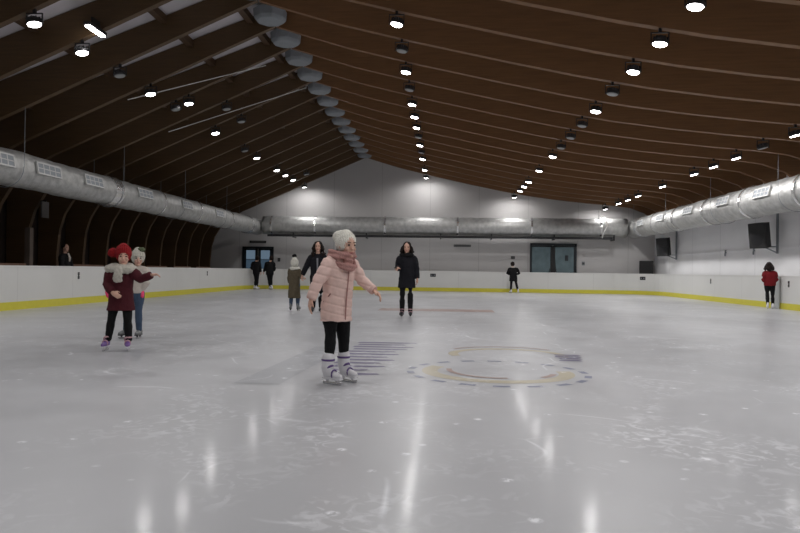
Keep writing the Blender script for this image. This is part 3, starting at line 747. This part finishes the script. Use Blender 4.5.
def figure(cfg):
    """One person: continuous body, clothing parts as children. Joints are offsets in metres from the base point."""
    e = empty('person', (cfg['x'], cfg['y'], 0))
    a = rad(cfg['face']); f = V(math.cos(a), math.sin(a), 0); l = V(-f.y, f.x, 0)
    ha = rad(cfg.get('head_dir', cfg['face'])); hf = V(math.cos(ha), math.sin(ha), 0); hl = V(-hf.y, hf.x, 0)
    H = cfg['H']; hs = cfg.get('hs', 1.0); vx = cfg.get('voxel', .009); bw = cfg.get('bw', 1.0)
    Z = V(0, 0, 1)
    hip = Vector(cfg.get('hip', (0, 0, H*.52))); neck = Vector(cfg['neck']); hc = Vector(cfg['headc'])
    shR, elR, wrR, shL, elL, wrL = [Vector(cfg[k]) for k in ('shR', 'elR', 'wrR', 'shL', 'elL', 'wrL')]
    ankR, ankL = Vector(cfg['ankR']), Vector(cfg['ankL'])
    hR = hip-l*H*.052; hL = hip+l*H*.052
    def knee(h, an, k):
        m = h.lerp(an, .5); return m+f*H*cfg.get('bend', .015)*k
    kR, kL = cfg.get('knR') or knee(hR, ankR, 1), cfg.get('knL') or knee(hL, ankL, 1)
    kR, kL = Vector(kR), Vector(kL)
    mid = hip.lerp(neck, .5)
    # ---- body
    bm = bmesh.new()
    tube(bm, [hip-Z*H*.03, hip+Z*H*.03, hip.lerp(neck, .35), hip.lerp(neck, .7), neck-Z*H*.02], [(H*.085, H*.062), (H*.09, H*.065), (H*.075, H*.055), (H*.09, H*.06), (H*.06, H*.045)], ref=l, seg=18)
    tube(bm, [neck-Z*H*.03, neck+Z*.0, hc-Z*hs*.05-hf*hs*.012], [H*.036, H*.032, H*.031], seg=12)
    head(bm, hc, hf, hl, hs)
    for h, k, an in ((hR, kR, ankR), (hL, kL, ankL)):
        tube(bm, [h, h.lerp(k, .5), k, k.lerp(an, .4), an], [H*.048, H*.040, H*.029, H*.029, H*.021], seg=12)
    hd = cfg['hands']
    for q, (sh, el, wr) in enumerate(((shR, elR, wrR), (shL, elL, wrL))):
        p = arm_pts(sh, el, wr)
        tube(bm, p, [H*.030, H*.028, H*.023, H*.022, H*.016], seg=12)
        h_ = hd[q]
        hand(bm, wr, h_[0], h_[1], h_[2], H*.108, h_[3])
    fuse('body', bm, M_skin, e, cfg.get('bvox', .0065), 2)
    if cfg.get('faceparts', True): face_parts(e, hc, hf, hl, hs, cfg.get('mouth', True))
    # ---- trousers
    T = cfg.get('trouser', 1.0)
    bm = bmesh.new()
    tube(bm, [hip-Z*H*.02, hip+Z*H*.06], [(H*.098, H*.075), (H*.09, H*.07)], ref=l, seg=16)
    for h, k, an in ((hR, kR, ankR), (hL, kL, ankL)):
        tube(bm, [h, h.lerp(k, .5), k, k.lerp(an, .4), an+Z*.0], [H*.060*T, H*.052*T, H*.040*T, H*cfg.get('calf', .040)*T, H*cfg.get('calf', .040)*.78*T], seg=14)
    fuse('trousers', bm, cfg['m_trouser'], e, vx, 2, lambda c: .004*noise.noise(c*18))
    # ---- skates
    for q, (xy, an, da) in enumerate(((cfg['skR'], ankR, cfg.get('toeR', 0)), (cfg['skL'], ankL, cfg.get('toeL', 0)))):
        skate(e, xy, a+rad(da), H*.155, an, cfg['skate_mats'], (((kR, kL)[q]-an).normalized()*cfg.get('boot_up', 0)), .055, cfg.get('boot_up', 0))
    # ---- coat
    hem = cfg['hem']; hemw = cfg['hemw']; cw = cfg.get('coatw', 1.0)
    hm = hip.copy(); hm.z = hem; hm += Vector(cfg.get('hemoff', (0, 0, 0)))
    bm = bmesh.new()
    pts = [hm, hm.lerp(hip, .5) if hem < hip.z else hip, hip.lerp(neck, .30), hip.lerp(neck, .55), hip.lerp(neck, .80), neck-Z*H*.015]
    tube(bm, pts, [(hemw, hemw*.78), ((hemw+H*.105*cw)/2, (hemw*.78+H*.085*cw)/2), (H*.102*cw, H*.086*cw), (H*.108*cw, H*.086*cw), (H*.112*cw, H*.078*cw), (H*.055, H*.055)], ref=l, seg=28, caps=False)
    # shoulders yoke
    tube(bm, [shR, neck-Z*H*.035, shL], [H*.048*cw, H*.060, H*.048*cw], ref=Z, seg=16)
    sl = cfg.get('sleeve', 1.0)
    for sh, el, wr in ((shR, elR, wrR), (shL, elL, wrL)):
        p = arm_pts(sh, el, wr)
        tube(bm, p, [H*.050*sl, H*.048*sl, H*.041*sl, H*.039*sl, H*.033*sl], seg=16, caps=False)
    dq = cfg.get('quilt', 0)
    def dsp(c):
        d = .010*noise.noise(Vector((c.x*7, c.y*7, c.z*5)))+.004*noise.noise(c*22)
        if dq: d += -dq*max(0, math.cos((c.z+.25*c.x)*2*PI/.085)-.55)/.45
        return d
    fuse('coat', bm, cfg['m_coat'], e, vx, 3, dsp)
    return e, dict(f=f, l=l, hf=hf, hl=hl, hc=hc, neck=neck, hip=hip, hm=hm, H=H, hs=hs)

def beanie(e, g, m, slouch=0.0, size=1.0, name='hat', low=.02, tilt=17, extra=None):
    hc, hf, hl, s = g['hc'], g['hf'], g['hl'], g['hs']*size
    R = Matrix((hf, hl, V(0, 0, 1))).transposed()
    bm = bmesh.new()
    tube(bm, [hc+V(0, 0, s*low)-hf*s*.012+V(0, 0, s*.0), hc+V(0, 0, s*(low+.045))-hf*s*.012, hc+V(0, 0, s*(low+.085))-hf*s*(.018+slouch*.25),
              hc+V(0, 0, s*(low+.12))-hf*s*(.028+slouch*.7)], [(s*.104, s*.122), (s*.108, s*.126), (s*.096, s*.112), (s*.066, s*.078)], ref=hl, seg=24)
    if slouch: ellipsoid(bm, hc+V(0, 0, s*(low+.105))-hf*s*(.05+slouch), (s*.06, s*.065, s*.06), R)
    if extra: ellipsoid(bm, hc+Vector(extra), (.062, .06, .058))
    o = fuse(name, bm, m, e, .007, 3, lambda c: .003*math.sin(math.atan2(c.y-hc.y, c.x-hc.x)*26)+.003*noise.noise(c*30))
    R2 = Matrix.Rotation(rad(-tilt), 3, hl)
    for v in o.data.vertices: v.co = hc+R2 @ (v.co-hc)
    return o

def long_hair(e, g, length=.28, width=1.0, back_only=False, m=None):
    hc, hf, hl, s = g['hc'], g['hf'], g['hl'], g['hs']
    R = Matrix((hf, hl, V(0, 0, 1))).transposed()
    bm = bmesh.new()
    ellipsoid(bm, hc+V(0, 0, s*.045)-hf*s*.028, (s*.102, s*.100*width, s*.105), R)
    ellipsoid(bm, hc-V(0, 0, s*.05)-hf*s*.065, (s*.065, s*.10*width, s*.12), R)
    n = 9
    for k in range(n):
        an = -PI*.62+PI*1.24*k/(n-1)
        d = -hf*math.cos(an)+hl*math.sin(an)
        p0 = hc+d*s*.085+V(0, 0, s*.04); w_ = s*.03*width*random.uniform(.9, 1.3)
        ln = length*random.uniform(.85, 1.05)
        p = [p0, p0+d*s*.03*width-V(0, 0, ln*.35), p0+d*s*.05*width-V(0, 0, ln*.7)+hl*random.uniform(-.02, .02), p0+d*s*.035-V(0, 0, ln)]
        tube(bm, p, [w_, w_*1.2, w_*1.1, w_*.6], seg=10)
    return fuse('hair', bm, m or M_hair, e, .009, 2, lambda c: .010*noise.noise(c*22)+.006*noise.noise(c*50))

def cloth(name, col, rough=.85, **k):
    return mat(name, col, rough, spec=.25, noise_amt=k.get('n', .12), nscale=k.get('ns', 20), bump=k.get('b', .3), bscale=k.get('bs', 90))
C_pink = cloth('pale_pink_quilted', (.74, .53, .475), .6, b=.15, bs=25)
C_black = cloth('black_cloth', (.006, .006, .007)); C_navy = cloth('black_coat', (.009, .009, .013))
C_maroon = cloth('maroon_cloth', (.062, .009, .014)); C_olive = cloth('olive_cloth', (.105, .085, .055), n=.4, ns=30)
C_cream = cloth('cream_knit', (.82, .80, .72), b=.8, bs=110, n=.2, ns=60); C_red = cloth('red_knit', (.24, .008, .011), b=.8, bs=70, n=.35, ns=40)
C_scarf = cloth('dusty_pink_knit', (.48, .26, .235), b=.9, bs=80, n=.25, ns=50); C_fur = cloth('white_fur', (.60, .57, .50), b=1.0, bs=120, n=.3, ns=40)
C_offw = cloth('off_white_jacket', (.52, .47, .42)); C_jeans = cloth('blue_jeans', (.055, .085, .14)); C_redj = cloth('red_jacket', (.16, .008, .012))
C_mitt = cloth('hot_pink_mitten', (.85, .08, .19)); C_brown = cloth('brown_leather', (.07, .03, .022)); C_dgreen = cloth('green_knit', (.09, .11, .06))
P_white = mat('white_boot', (.70, .69, .72), .35, noise_amt=.08); P_purple = mat('purple_strap', (.10, .055, .20), .4); P_dark = mat('dark_strap', (.035, .03, .06), .4)
P_grey = mat('grey_boot', (.16, .17, .17), .4); P_blackb = mat('black_boot', (.015, .015, .017), .35); P_pk = mat('pale_pink_strap', (.55, .33, .36), .4)
P_purple_b = mat('purple_boot', (.17, .09, .30), .35)
UP = (0, 0, 1)

# 1. girl in the pink quilted coat, arms held out for balance
e, g = figure(dict(x=-1.02, y=6.2, boot_up=.085, calf=.033, face=-40, head_dir=-48, H=1.43, hs=.95, voxel=.007, bvox=.0055,
    hip=(-.015, 0, .78), neck=(.02, 0, 1.215), headc=(.085, -.03, 1.325),
    shR=(-.075, -.115, 1.155), elR=(-.155, -.20, .985), wrR=(-.215, -.235, .83),
    shL=(.12, .10, 1.15), elL=(.215, .13, .995), wrL=(.335, .06, .905),
    ankR=(-.085, -.05, .125), ankL=(.045, .12, .135), skR=(-.035, -.085), skL=(.095, .08), toeR=8, toeL=2, bend=.02,
    knR=(-.065, -.03, .40), knL=(.045, .10, .40),
    hands=[((-.15, -.1, -1), (-.9, -.4, 0), (.5, -.8, 0), .35), ((.75, -.3, -.55), (.3, .2, .9), (-.3, -.9, .1), .5)],
    m_trouser=C_black, T=1, skate_mats=(P_white, P_purple, P_white),
    hem=.605, hemw=.172, coatw=1.08, sleeve=.98, quilt=.006, m_coat=C_pink, trouser=1.02))
tag(e, 'girl skating in a pale pink quilted coat, white beanie and thick pink scarf', 'person')
beanie(e, g, C_cream, slouch=.05, size=.95, low=.026, tilt=24, extra=(-.055, .01, .125))
bm = bmesh.new(); nk = g['neck']
torus(bm, nk+V(.005, -.005, .0), g['f'], g['l'], .105, .12, .036, .25, lump=.15); torus(bm, nk+V(.015, -.01, .045), g['f'], g['l'], .10, .105, .033, -.1, lump=.2, ph=1)
torus(bm, nk+V(.02, -.012, -.035), g['f'], g['l'], .125, .115, .032, -.45, lump=.2, ph=2); ellipsoid(bm, nk+g['f']*.105+V(0, 0, -.03), (.05, .05, .06))
fuse('scarf', bm, C_scarf, e, .007, 2, lambda c: .005*math.sin(c.z*130+c.x*30)+.004*noise.noise(c*25))
bm = bmesh.new(); tube(bm, [g['hc']-g['hf']*.07+V(0, 0, .0), g['hc']-g['hf']*.085+V(0, 0, -.07), g['hc']-g['hf']*.075+V(0, 0, -.13)], [(.07, .035), (.065, .035), (.05, .03)], ref=g['hl']); fuse('hair', bm, M_hair, e, .008, 1)
# zip, pocket, hem band and cuffs
bm = bmesh.new(); fz = [(-.02, .625), (.0, .72), (.006, .82), (.008, .95), (.006, 1.05), (-.015, 1.13)]
pz = []
for (df, z) in fz:
    t_ = (z-.78)/.435; c = g['hip'].lerp(g['neck'], max(0, t_)) if t_ > 0 else g['hip'].copy(); c.z = z
    pz.append(c+g['f']*(1.43*.086*1.08+.006 if z > .7 else .139)+g['f']*df*.3)
tube(bm, pz, [(.008, .004)]*6, ref=g['l'], seg=8); mesh_obj('zip', bm, cloth('zip_pink', (.42, .22, .20)), e, True)
for s_ in (-1,):
    bm = bmesh.new(); c0 = g['hip']+g['f']*.075+g['l']*s_*.142+V(0, 0, .09); tube(bm, [c0, c0-g['f']*.085-V(0, 0, .075)-g['l']*s_*-.0], [.006, .006], seg=8); mesh_obj('pocket', bm, cloth('pocket_pink', (.24, .11, .10)), e, True)
for w_, el_ in ((V(-.215, -.235, .83), V(-.155, -.20, .985)), (V(.335, .06, .905), V(.215, .13, .995))):
    d = (w_-el_).normalized(); bm = bmesh.new(); cyl(bm, w_-d*.022, w_+d*.012, .048, .046, seg=20); mesh_obj('cuff', bm, cloth('cuff_pink', (.64, .43, .38)), e, True, bevel=.006)

# 2. child in maroon coat with red pompom hat
e, g = figure(dict(x=-4.22, y=8.2, face=-72, head_dir=-62, H=1.34, hs=.95, voxel=.008, bvox=.006,
    hip=(0, 0, .70), neck=(.0, 0, 1.10), headc=(.035, -.03, 1.225),
    shR=(-.125, -.03, 1.045), elR=(-.145, -.10, .87), wrR=(-.02, -.19, .77),
    shL=(.125, .02, 1.045), elL=(.28, -.03, .945), wrL=(.43, -.06, 1.0),
    ankR=(-.155, -.02, .16), ankL=(.10, .02, .15), skR=(-.17, -.06), skL=(.105, -.02), toeR=-10, toeL=8,
    hands=[((.9, -.3, -.45), (.2, -.9, .2), (.2, .1, 1), .7), ((.95, -.1, .1), (0, .2, 1), (0, -1, .1), .5)],
    m_trouser=C_black, skate_mats=(P_purple_b, P_pk, P_white), hem=.53, hemw=.178, coatw=1.05, sleeve=1.08, m_coat=C_maroon))
tag(e, 'child in maroon coat and bright red pompom hat with one arm stretched out', 'person')
h_ = beanie(e, g, C_red, slouch=.02, size=1.0, low=.035, tilt=20)
bm = bmesh.new(); ellipsoid(bm, g['hc']+V(-.155, .02, .06), (.062, .062, .062)); fuse('pompom', bm, C_red, h_, .008, 1, lambda c: .014*noise.noise(c*40))
bm = bmesh.new(); nk = g['neck']
torus(bm, nk+V(0, 0, -.03), g['f'], g['l'], .125, .15, .052, .0, lump=.2); torus(bm, nk+V(0, -.0, .005), g['f'], g['l'], .09, .115, .038, -.1, lump=.2, ph=1)
tube(bm, [nk+V(.04, -.15, -.03), nk+V(.035, -.175, -.11), nk+V(.03, -.165, -.18)], [(.055, .035), (.06, .032), (.065, .025)], ref=(1, 0, 0))
fuse('scarf', bm, C_fur, e, .009, 1, lambda c: .010*noise.noise(c*32))
# 3. child behind in an off-white jacket with hot pink mittens
e, g = figure(dict(x=-4.72, y=9.6, face=-95, head_dir=-60, H=1.34, hs=.93, voxel=.010, bvox=.008,
    hip=(0, 0, .70), neck=(.03, 0, 1.10), headc=(.04, -.01, 1.225),
    shR=(-.10, 0, 1.05), elR=(-.25, .02, .90), wrR=(-.40, .0, .78), shL=(.16, 0, 1.05), elL=(.17, .0, .88), wrL=(.095, -.02, .74),
    ankR=(-.15, .02, .14), ankL=(.045, .05, .14), skR=(-.16, .0), skL=(.05, .03), toeR=-15, toeL=10,
    hands=[((-.4, 0, -1), (-.9, 0, .3), (0, -1, 0), .4), ((0, 0, -1), (.9, 0, 0), (0, -1, 0), .4)],
    m_trouser=C_jeans, skate_mats=(P_grey, None, P_blackb), hem=.70, hemw=.145, m_coat=C_offw, sleeve=1.05))
tag(e, 'child in off-white jacket and blue jeans, half hidden behind the red-hatted child', 'person')
beanie(e, g, C_fur, size=1.02); 
bm = bmesh.new(); ellipsoid(bm, g['hc']+V(.05, 0, .14), (.055, .05, .04)); fuse('hat_top', bm, C_dgreen, e, .01, 1, lambda c: .01*noise.noise(c*40))
for w_ in (V(-.42, 0, .72), V(.095, -.02, .69)):
    bm = bmesh.new(); tube(bm, [w_+V(0, 0, .05), w_-V(0, 0, .02), w_-V(0, 0, .07)], [(.05, .04), (.055, .045), (.042, .036)], ref=(1, 0, 0)); tube(bm, [w_+V(.03, -.02, .02), w_+V(.045, -.04, -.035)], [.02, .016])
    fuse('mitten', bm, C_mitt, e, .009, 1)
# 4. woman in a dark hooded coat
e, g = figure(dict(x=-.88, y=15.3, face=-92, H=1.74, hs=1.04, voxel=.011, bvox=.009,
    hip=(0, 0, .92), neck=(0, 0, 1.46), headc=(.0, -.03, 1.635),
    shR=(-.165, 0, 1.385), elR=(-.215, -.03, 1.15), wrR=(-.19, -.25, 1.16), shL=(.165, 0, 1.385), elL=(.225, .02, 1.14), wrL=(.25, -.02, .92),
    ankR=(-.10, 0, .16), ankL=(.095, .0, .16), skR=(-.105, -.04), skL=(.10, -.04), toeR=-6, toeL=6,
    hands=[((-.2, -1, 0), (0, 0, 1), (.9, 0, 0), .7), ((.05, -.1, -1), (.9, 0, 0), (0, -1, 0), .5)],
    m_trouser=C_black, skate_mats=(P_blackb, P_pk, P_blackb), hem=.69, hemw=.215, m_coat=C_navy, coatw=1.0, sleeve=1.05))
tag(e, 'woman in knee-length black coat with long dark hair skating towards the camera', 'person')
long_hair(e, g, .20, 1.0)
bm = bmesh.new(); torus(bm, g['neck']+V(0, 0, .01), g['f'], g['l'], .10, .125, .05, .0, lump=.2); fuse('collar', bm, C_black, e, .011, 1, lambda c: .012*noise.noise(c*25))
bm = bmesh.new(); box(bm, (-.235, -.37, 1.165), (.075, .15, .012)); mesh_obj('phone', bm, M_black, e, bevel=.004)
# 5. woman with long curly hair holding the child's hand
e, g = figure(dict(x=-3.22, y=16.3, face=-85, H=1.78, hs=1.04, voxel=.011, bvox=.009,
    hip=(0, 0, .92), neck=(.0, 0, 1.48), headc=(.01, -.03, 1.675),
    shR=(-.165, 0, 1.41), elR=(-.29, 0, 1.17), wrR=(-.39, .03, .96), shL=(.165, 0, 1.41), elL=(.23, .0, 1.16), wrL=(.25, -.05, .93),
    ankR=(-.10, 0, .16), ankL=(.095, .0, .16), skR=(-.105, -.04), skL=(.10, -.04),
    hands=[((-.35, .1, -1), (-.9, 0, .3), (0, -1, 0), .8), ((.05, -.1, -1), (.9, 0, 0), (0, -1, 0), .5)],
    m_trouser=C_black, skate_mats=(P_blackb, None, P_blackb), hem=.72, hemw=.19, m_coat=C_navy, coatw=.98))
tag(e, 'woman in black coat with long curly dark hair, partly behind the pink coat', 'person')
long_hair(e, g, .32, 1.12)
bm = bmesh.new(); tube(bm, [g['neck']+V(.02, -.155, -.10), g['neck']+V(.03, -.185, -.28), g['neck']+V(.03, -.185, -.45)], [(.025, .008), (.02, .008), (.016, .008)], ref=(1, 0, 0)); mesh_obj('shirt_front', bm, cloth('grey_shirt', (.20, .20, .22)), e, True)
# 6. child in olive coat, white hat
e, g = figure(dict(x=-3.92, y=16.75, face=95, H=1.36, hs=.93, voxel=.011, bvox=.009, faceparts=False,
    hip=(0, 0, .70), neck=(0, 0, 1.12), headc=(.0, 0, 1.26),
    shR=(.115, 0, 1.06), elR=(.155, .0, .93), wrR=(.225, -.10, .87), shL=(-.115, 0, 1.06), elL=(-.15, -.0, .88), wrL=(-.15, .08, .74),
    ankR=(.10, 0, .14), ankL=(-.09, .0, .14), skR=(.11, .03), skL=(-.105, .03), toeR=-12, toeL=14,
    hands=[((.6, -.4, .1), (0, 0, 1), (-.4, .8, 0), .8), ((0, .2, -1), (-.9, 0, 0), (0, 1, 0), .5)],
    m_trouser=C_jeans, skate_mats=(P_grey, None, P_blackb), hem=.34, hemw=.165, m_coat=C_olive, coatw=1.02))
tag(e, 'child in long olive coat and white hat holding the curly-haired woman by the hand', 'person')
h_ = beanie(e, g, C_cream, size=1.03, low=-.01)
bm = bmesh.new(); ellipsoid(bm, g['hc']+V(-.01, 0, .19), (.06, .06, .05)); fuse('pompom', bm, C_black, h_, .01, 1, lambda c: .012*noise.noise(c*40))
bm = bmesh.new(); torus(bm, g['neck']+V(0, 0, .0), g['f'], g['l'], .085, .10, .042, lump=.2); fuse('scarf', bm, C_cream, e, .01, 1, lambda c: .006*noise.noise(c*32))
# 7-8. couple at the far left corner
e, g = figure(dict(x=-9.97, y=33.75, face=60, H=1.78, hs=1.03, voxel=.016, bvox=.012, faceparts=False,
    hip=(0, 0, .93), neck=(-.02, 0, 1.46), headc=(.05, 0, 1.64),
    shR=(.17, -.05, 1.38), elR=(.24, -.05, 1.12), wrR=(.27, -.10, .92), shL=(-.19, .05, 1.38), elL=(-.28, .0, 1.15), wrL=(-.20, .12, 1.05),
    ankR=(.05, -.02, .16), ankL=(-.06, .05, .16), skR=(.07, .0), skL=(-.05, .08),
    hands=[((.2, 0, -1), (.9, 0, 0), (0, 1, 0), .6), ((.5, .5, 0), (0, 0, 1), (0, 1, 0), .6)],
    m_trouser=C_black, skate_mats=(P_white, None, P_white), hem=.80, hemw=.20, m_coat=C_black, coatw=1.15))
tag(e, 'black-clad skater in front of the far left doors, left of the pair', 'person')
bm = bmesh.new(); ellipsoid(bm, g['hc']-g['f']*.012+V(0, 0, .025), (.118, .115, .135)); fuse('hair', bm, M_hair, e, .014, 1)
e, g = figure(dict(x=-9.28, y=33.9, face=120, H=1.78, hs=1.03, voxel=.016, bvox=.012, faceparts=False,
    hip=(0, 0, .93), neck=(.0, 0, 1.46), headc=(.08, 0, 1.65),
    shR=(.19, .05, 1.38), elR=(.25, .05, 1.14), wrR=(.20, .15, 1.0), shL=(-.17, -.05, 1.38), elL=(-.24, -.05, 1.14), wrL=(-.30, -.10, .94),
    ankR=(.10, -.02, .16), ankL=(-.0, .05, .16), skR=(.12, .0), skL=(.0, .08),
    hands=[((-.3, .5, 0), (0, 0, 1), (0, 1, 0), .6), ((-.2, 0, -1), (-.9, 0, 0), (0, 1, 0), .6)],
    m_trouser=C_black, skate_mats=(P_white, None, P_white), hem=.78, hemw=.21, m_coat=C_black, coatw=1.15))
tag(e, 'black-clad skater in front of the far left doors, right of the pair', 'person')
bm = bmesh.new(); ellipsoid(bm, g['hc']-g['f']*.012+V(0, 0, .025), (.118, .115, .135)); fuse('hair', bm, M_hair, e, .014, 1)
# 9. lone skater by the far boards
e, g = figure(dict(x=3.62, y=34.0, face=100, H=1.62, hs=1.0, voxel=.015, bvox=.011, faceparts=False,
    hip=(0, 0, .86), neck=(-.03, 0, 1.33), headc=(-.05, 0, 1.50),
    shR=(.18, 0, 1.25), elR=(.31, .02, 1.04), wrR=(.17, .14, .98), shL=(-.20, 0, 1.25), elL=(-.32, .02, 1.04), wrL=(-.18, .14, .98),
    ankR=(.24, 0, .16), ankL=(-.12, .0, .15), skR=(.26, .02), skL=(-.13, .03), toeR=-10, toeL=10,
    hands=[((-.6, .4, 0), (0, 0, 1), (0, 1, 0), .6), ((.6, .4, 0), (0, 0, 1), (0, 1, 0), .6)],
    m_trouser=C_black, skate_mats=(P_white, None, P_white), hem=.62, hemw=.22, m_coat=C_black, coatw=1.15))
tag(e, 'lone skater dressed in black by the far boards, left of the wide double door', 'person')
bm = bmesh.new(); ellipsoid(bm, g['hc']-g['f']*.012+V(0, 0, .025), (.112, .112, .128)); fuse('hair', bm, M_hair, e, .014, 1)
bm = bmesh.new(); torus(bm, g['neck']+V(0, 0, .02), g['f'], g['l'], .075, .09, .03); mesh_obj('scarf', bm, C_offw, e, True)
# 10. skater in the red jacket
e, g = figure(dict(x=10.70, y=22.0, face=70, H=1.50, hs=.98, voxel=.012, bvox=.009, faceparts=False,
    hip=(0, 0, .80), neck=(-.0, 0, 1.25), headc=(-.02, .02, 1.40),
    shR=(.14, -.03, 1.17), elR=(.20, -.03, .98), wrR=(.14, .08, .87), shL=(-.14, .03, 1.17), elL=(-.21, .0, .96), wrL=(-.10, .15, .92),
    ankR=(.10, 0, .15), ankL=(-.06, .0, .15), skR=(.11, .03), skL=(-.05, .03),
    hands=[((-.4, .6, 0), (0, 0, 1), (0, 1, 0), .6), ((.4, .6, 0), (0, 0, 1), (0, 1, 0), .6)],
    m_trouser=C_black, skate_mats=(P_white, None, P_white), hem=.76, hemw=.17, m_coat=C_redj, coatw=1.15, sleeve=1.1))
tag(e, 'skater with long dark hair in a red jacket and black trousers by the right boards', 'person')
long_hair(e, g, .20, .92)
# 11. onlooker in the dark on the left
e, g = figure(dict(x=-11.95, y=19.6, face=-10, H=1.80, hs=1.03, voxel=.014, bvox=.010,
    hip=(0, 0, .93), neck=(-.0, 0, 1.48), headc=(.02, 0, 1.67),
    shR=(.0, -.19, 1.40), elR=(.05, -.26, 1.15), wrR=(.16, -.20, 1.0), shL=(.0, .19, 1.40), elL=(.05, .26, 1.15), wrL=(.16, .20, 1.0),
    ankR=(.0, -.10, .14), ankL=(.0, .10, .14), skR=(.03, -.10), skL=(.03, .10),
    hands=[((1, .1, -.2), (0, 0, 1), (0, 1, 0), .4), ((1, -.1, -.2), (0, 0, 1), (0, -1, 0), .4)],
    m_trouser=C_black, skate_mats=(P_blackb, None, P_blackb), hem=.80, hemw=.20, m_coat=C_black))
tag(e, 'onlooker in dark clothes standing in the dark behind the left boards', 'person')
bm = bmesh.new(); ellipsoid(bm, g['hc']+V(-.03, 0, .045), (.10, .095, .10)); fuse('hair', bm, M_hair, e, .014, 1)
bm = bmesh.new(); tube(bm, [g['neck']+V(.12, -.0, .02), g['neck']+V(.165, 0, -.12), g['neck']+V(.16, 0, -.22)], [(.04, .02), (.05, .02), (.035, .02)], ref=(0, 1, 0)); mesh_obj('scarf', bm, C_offw, e, True)
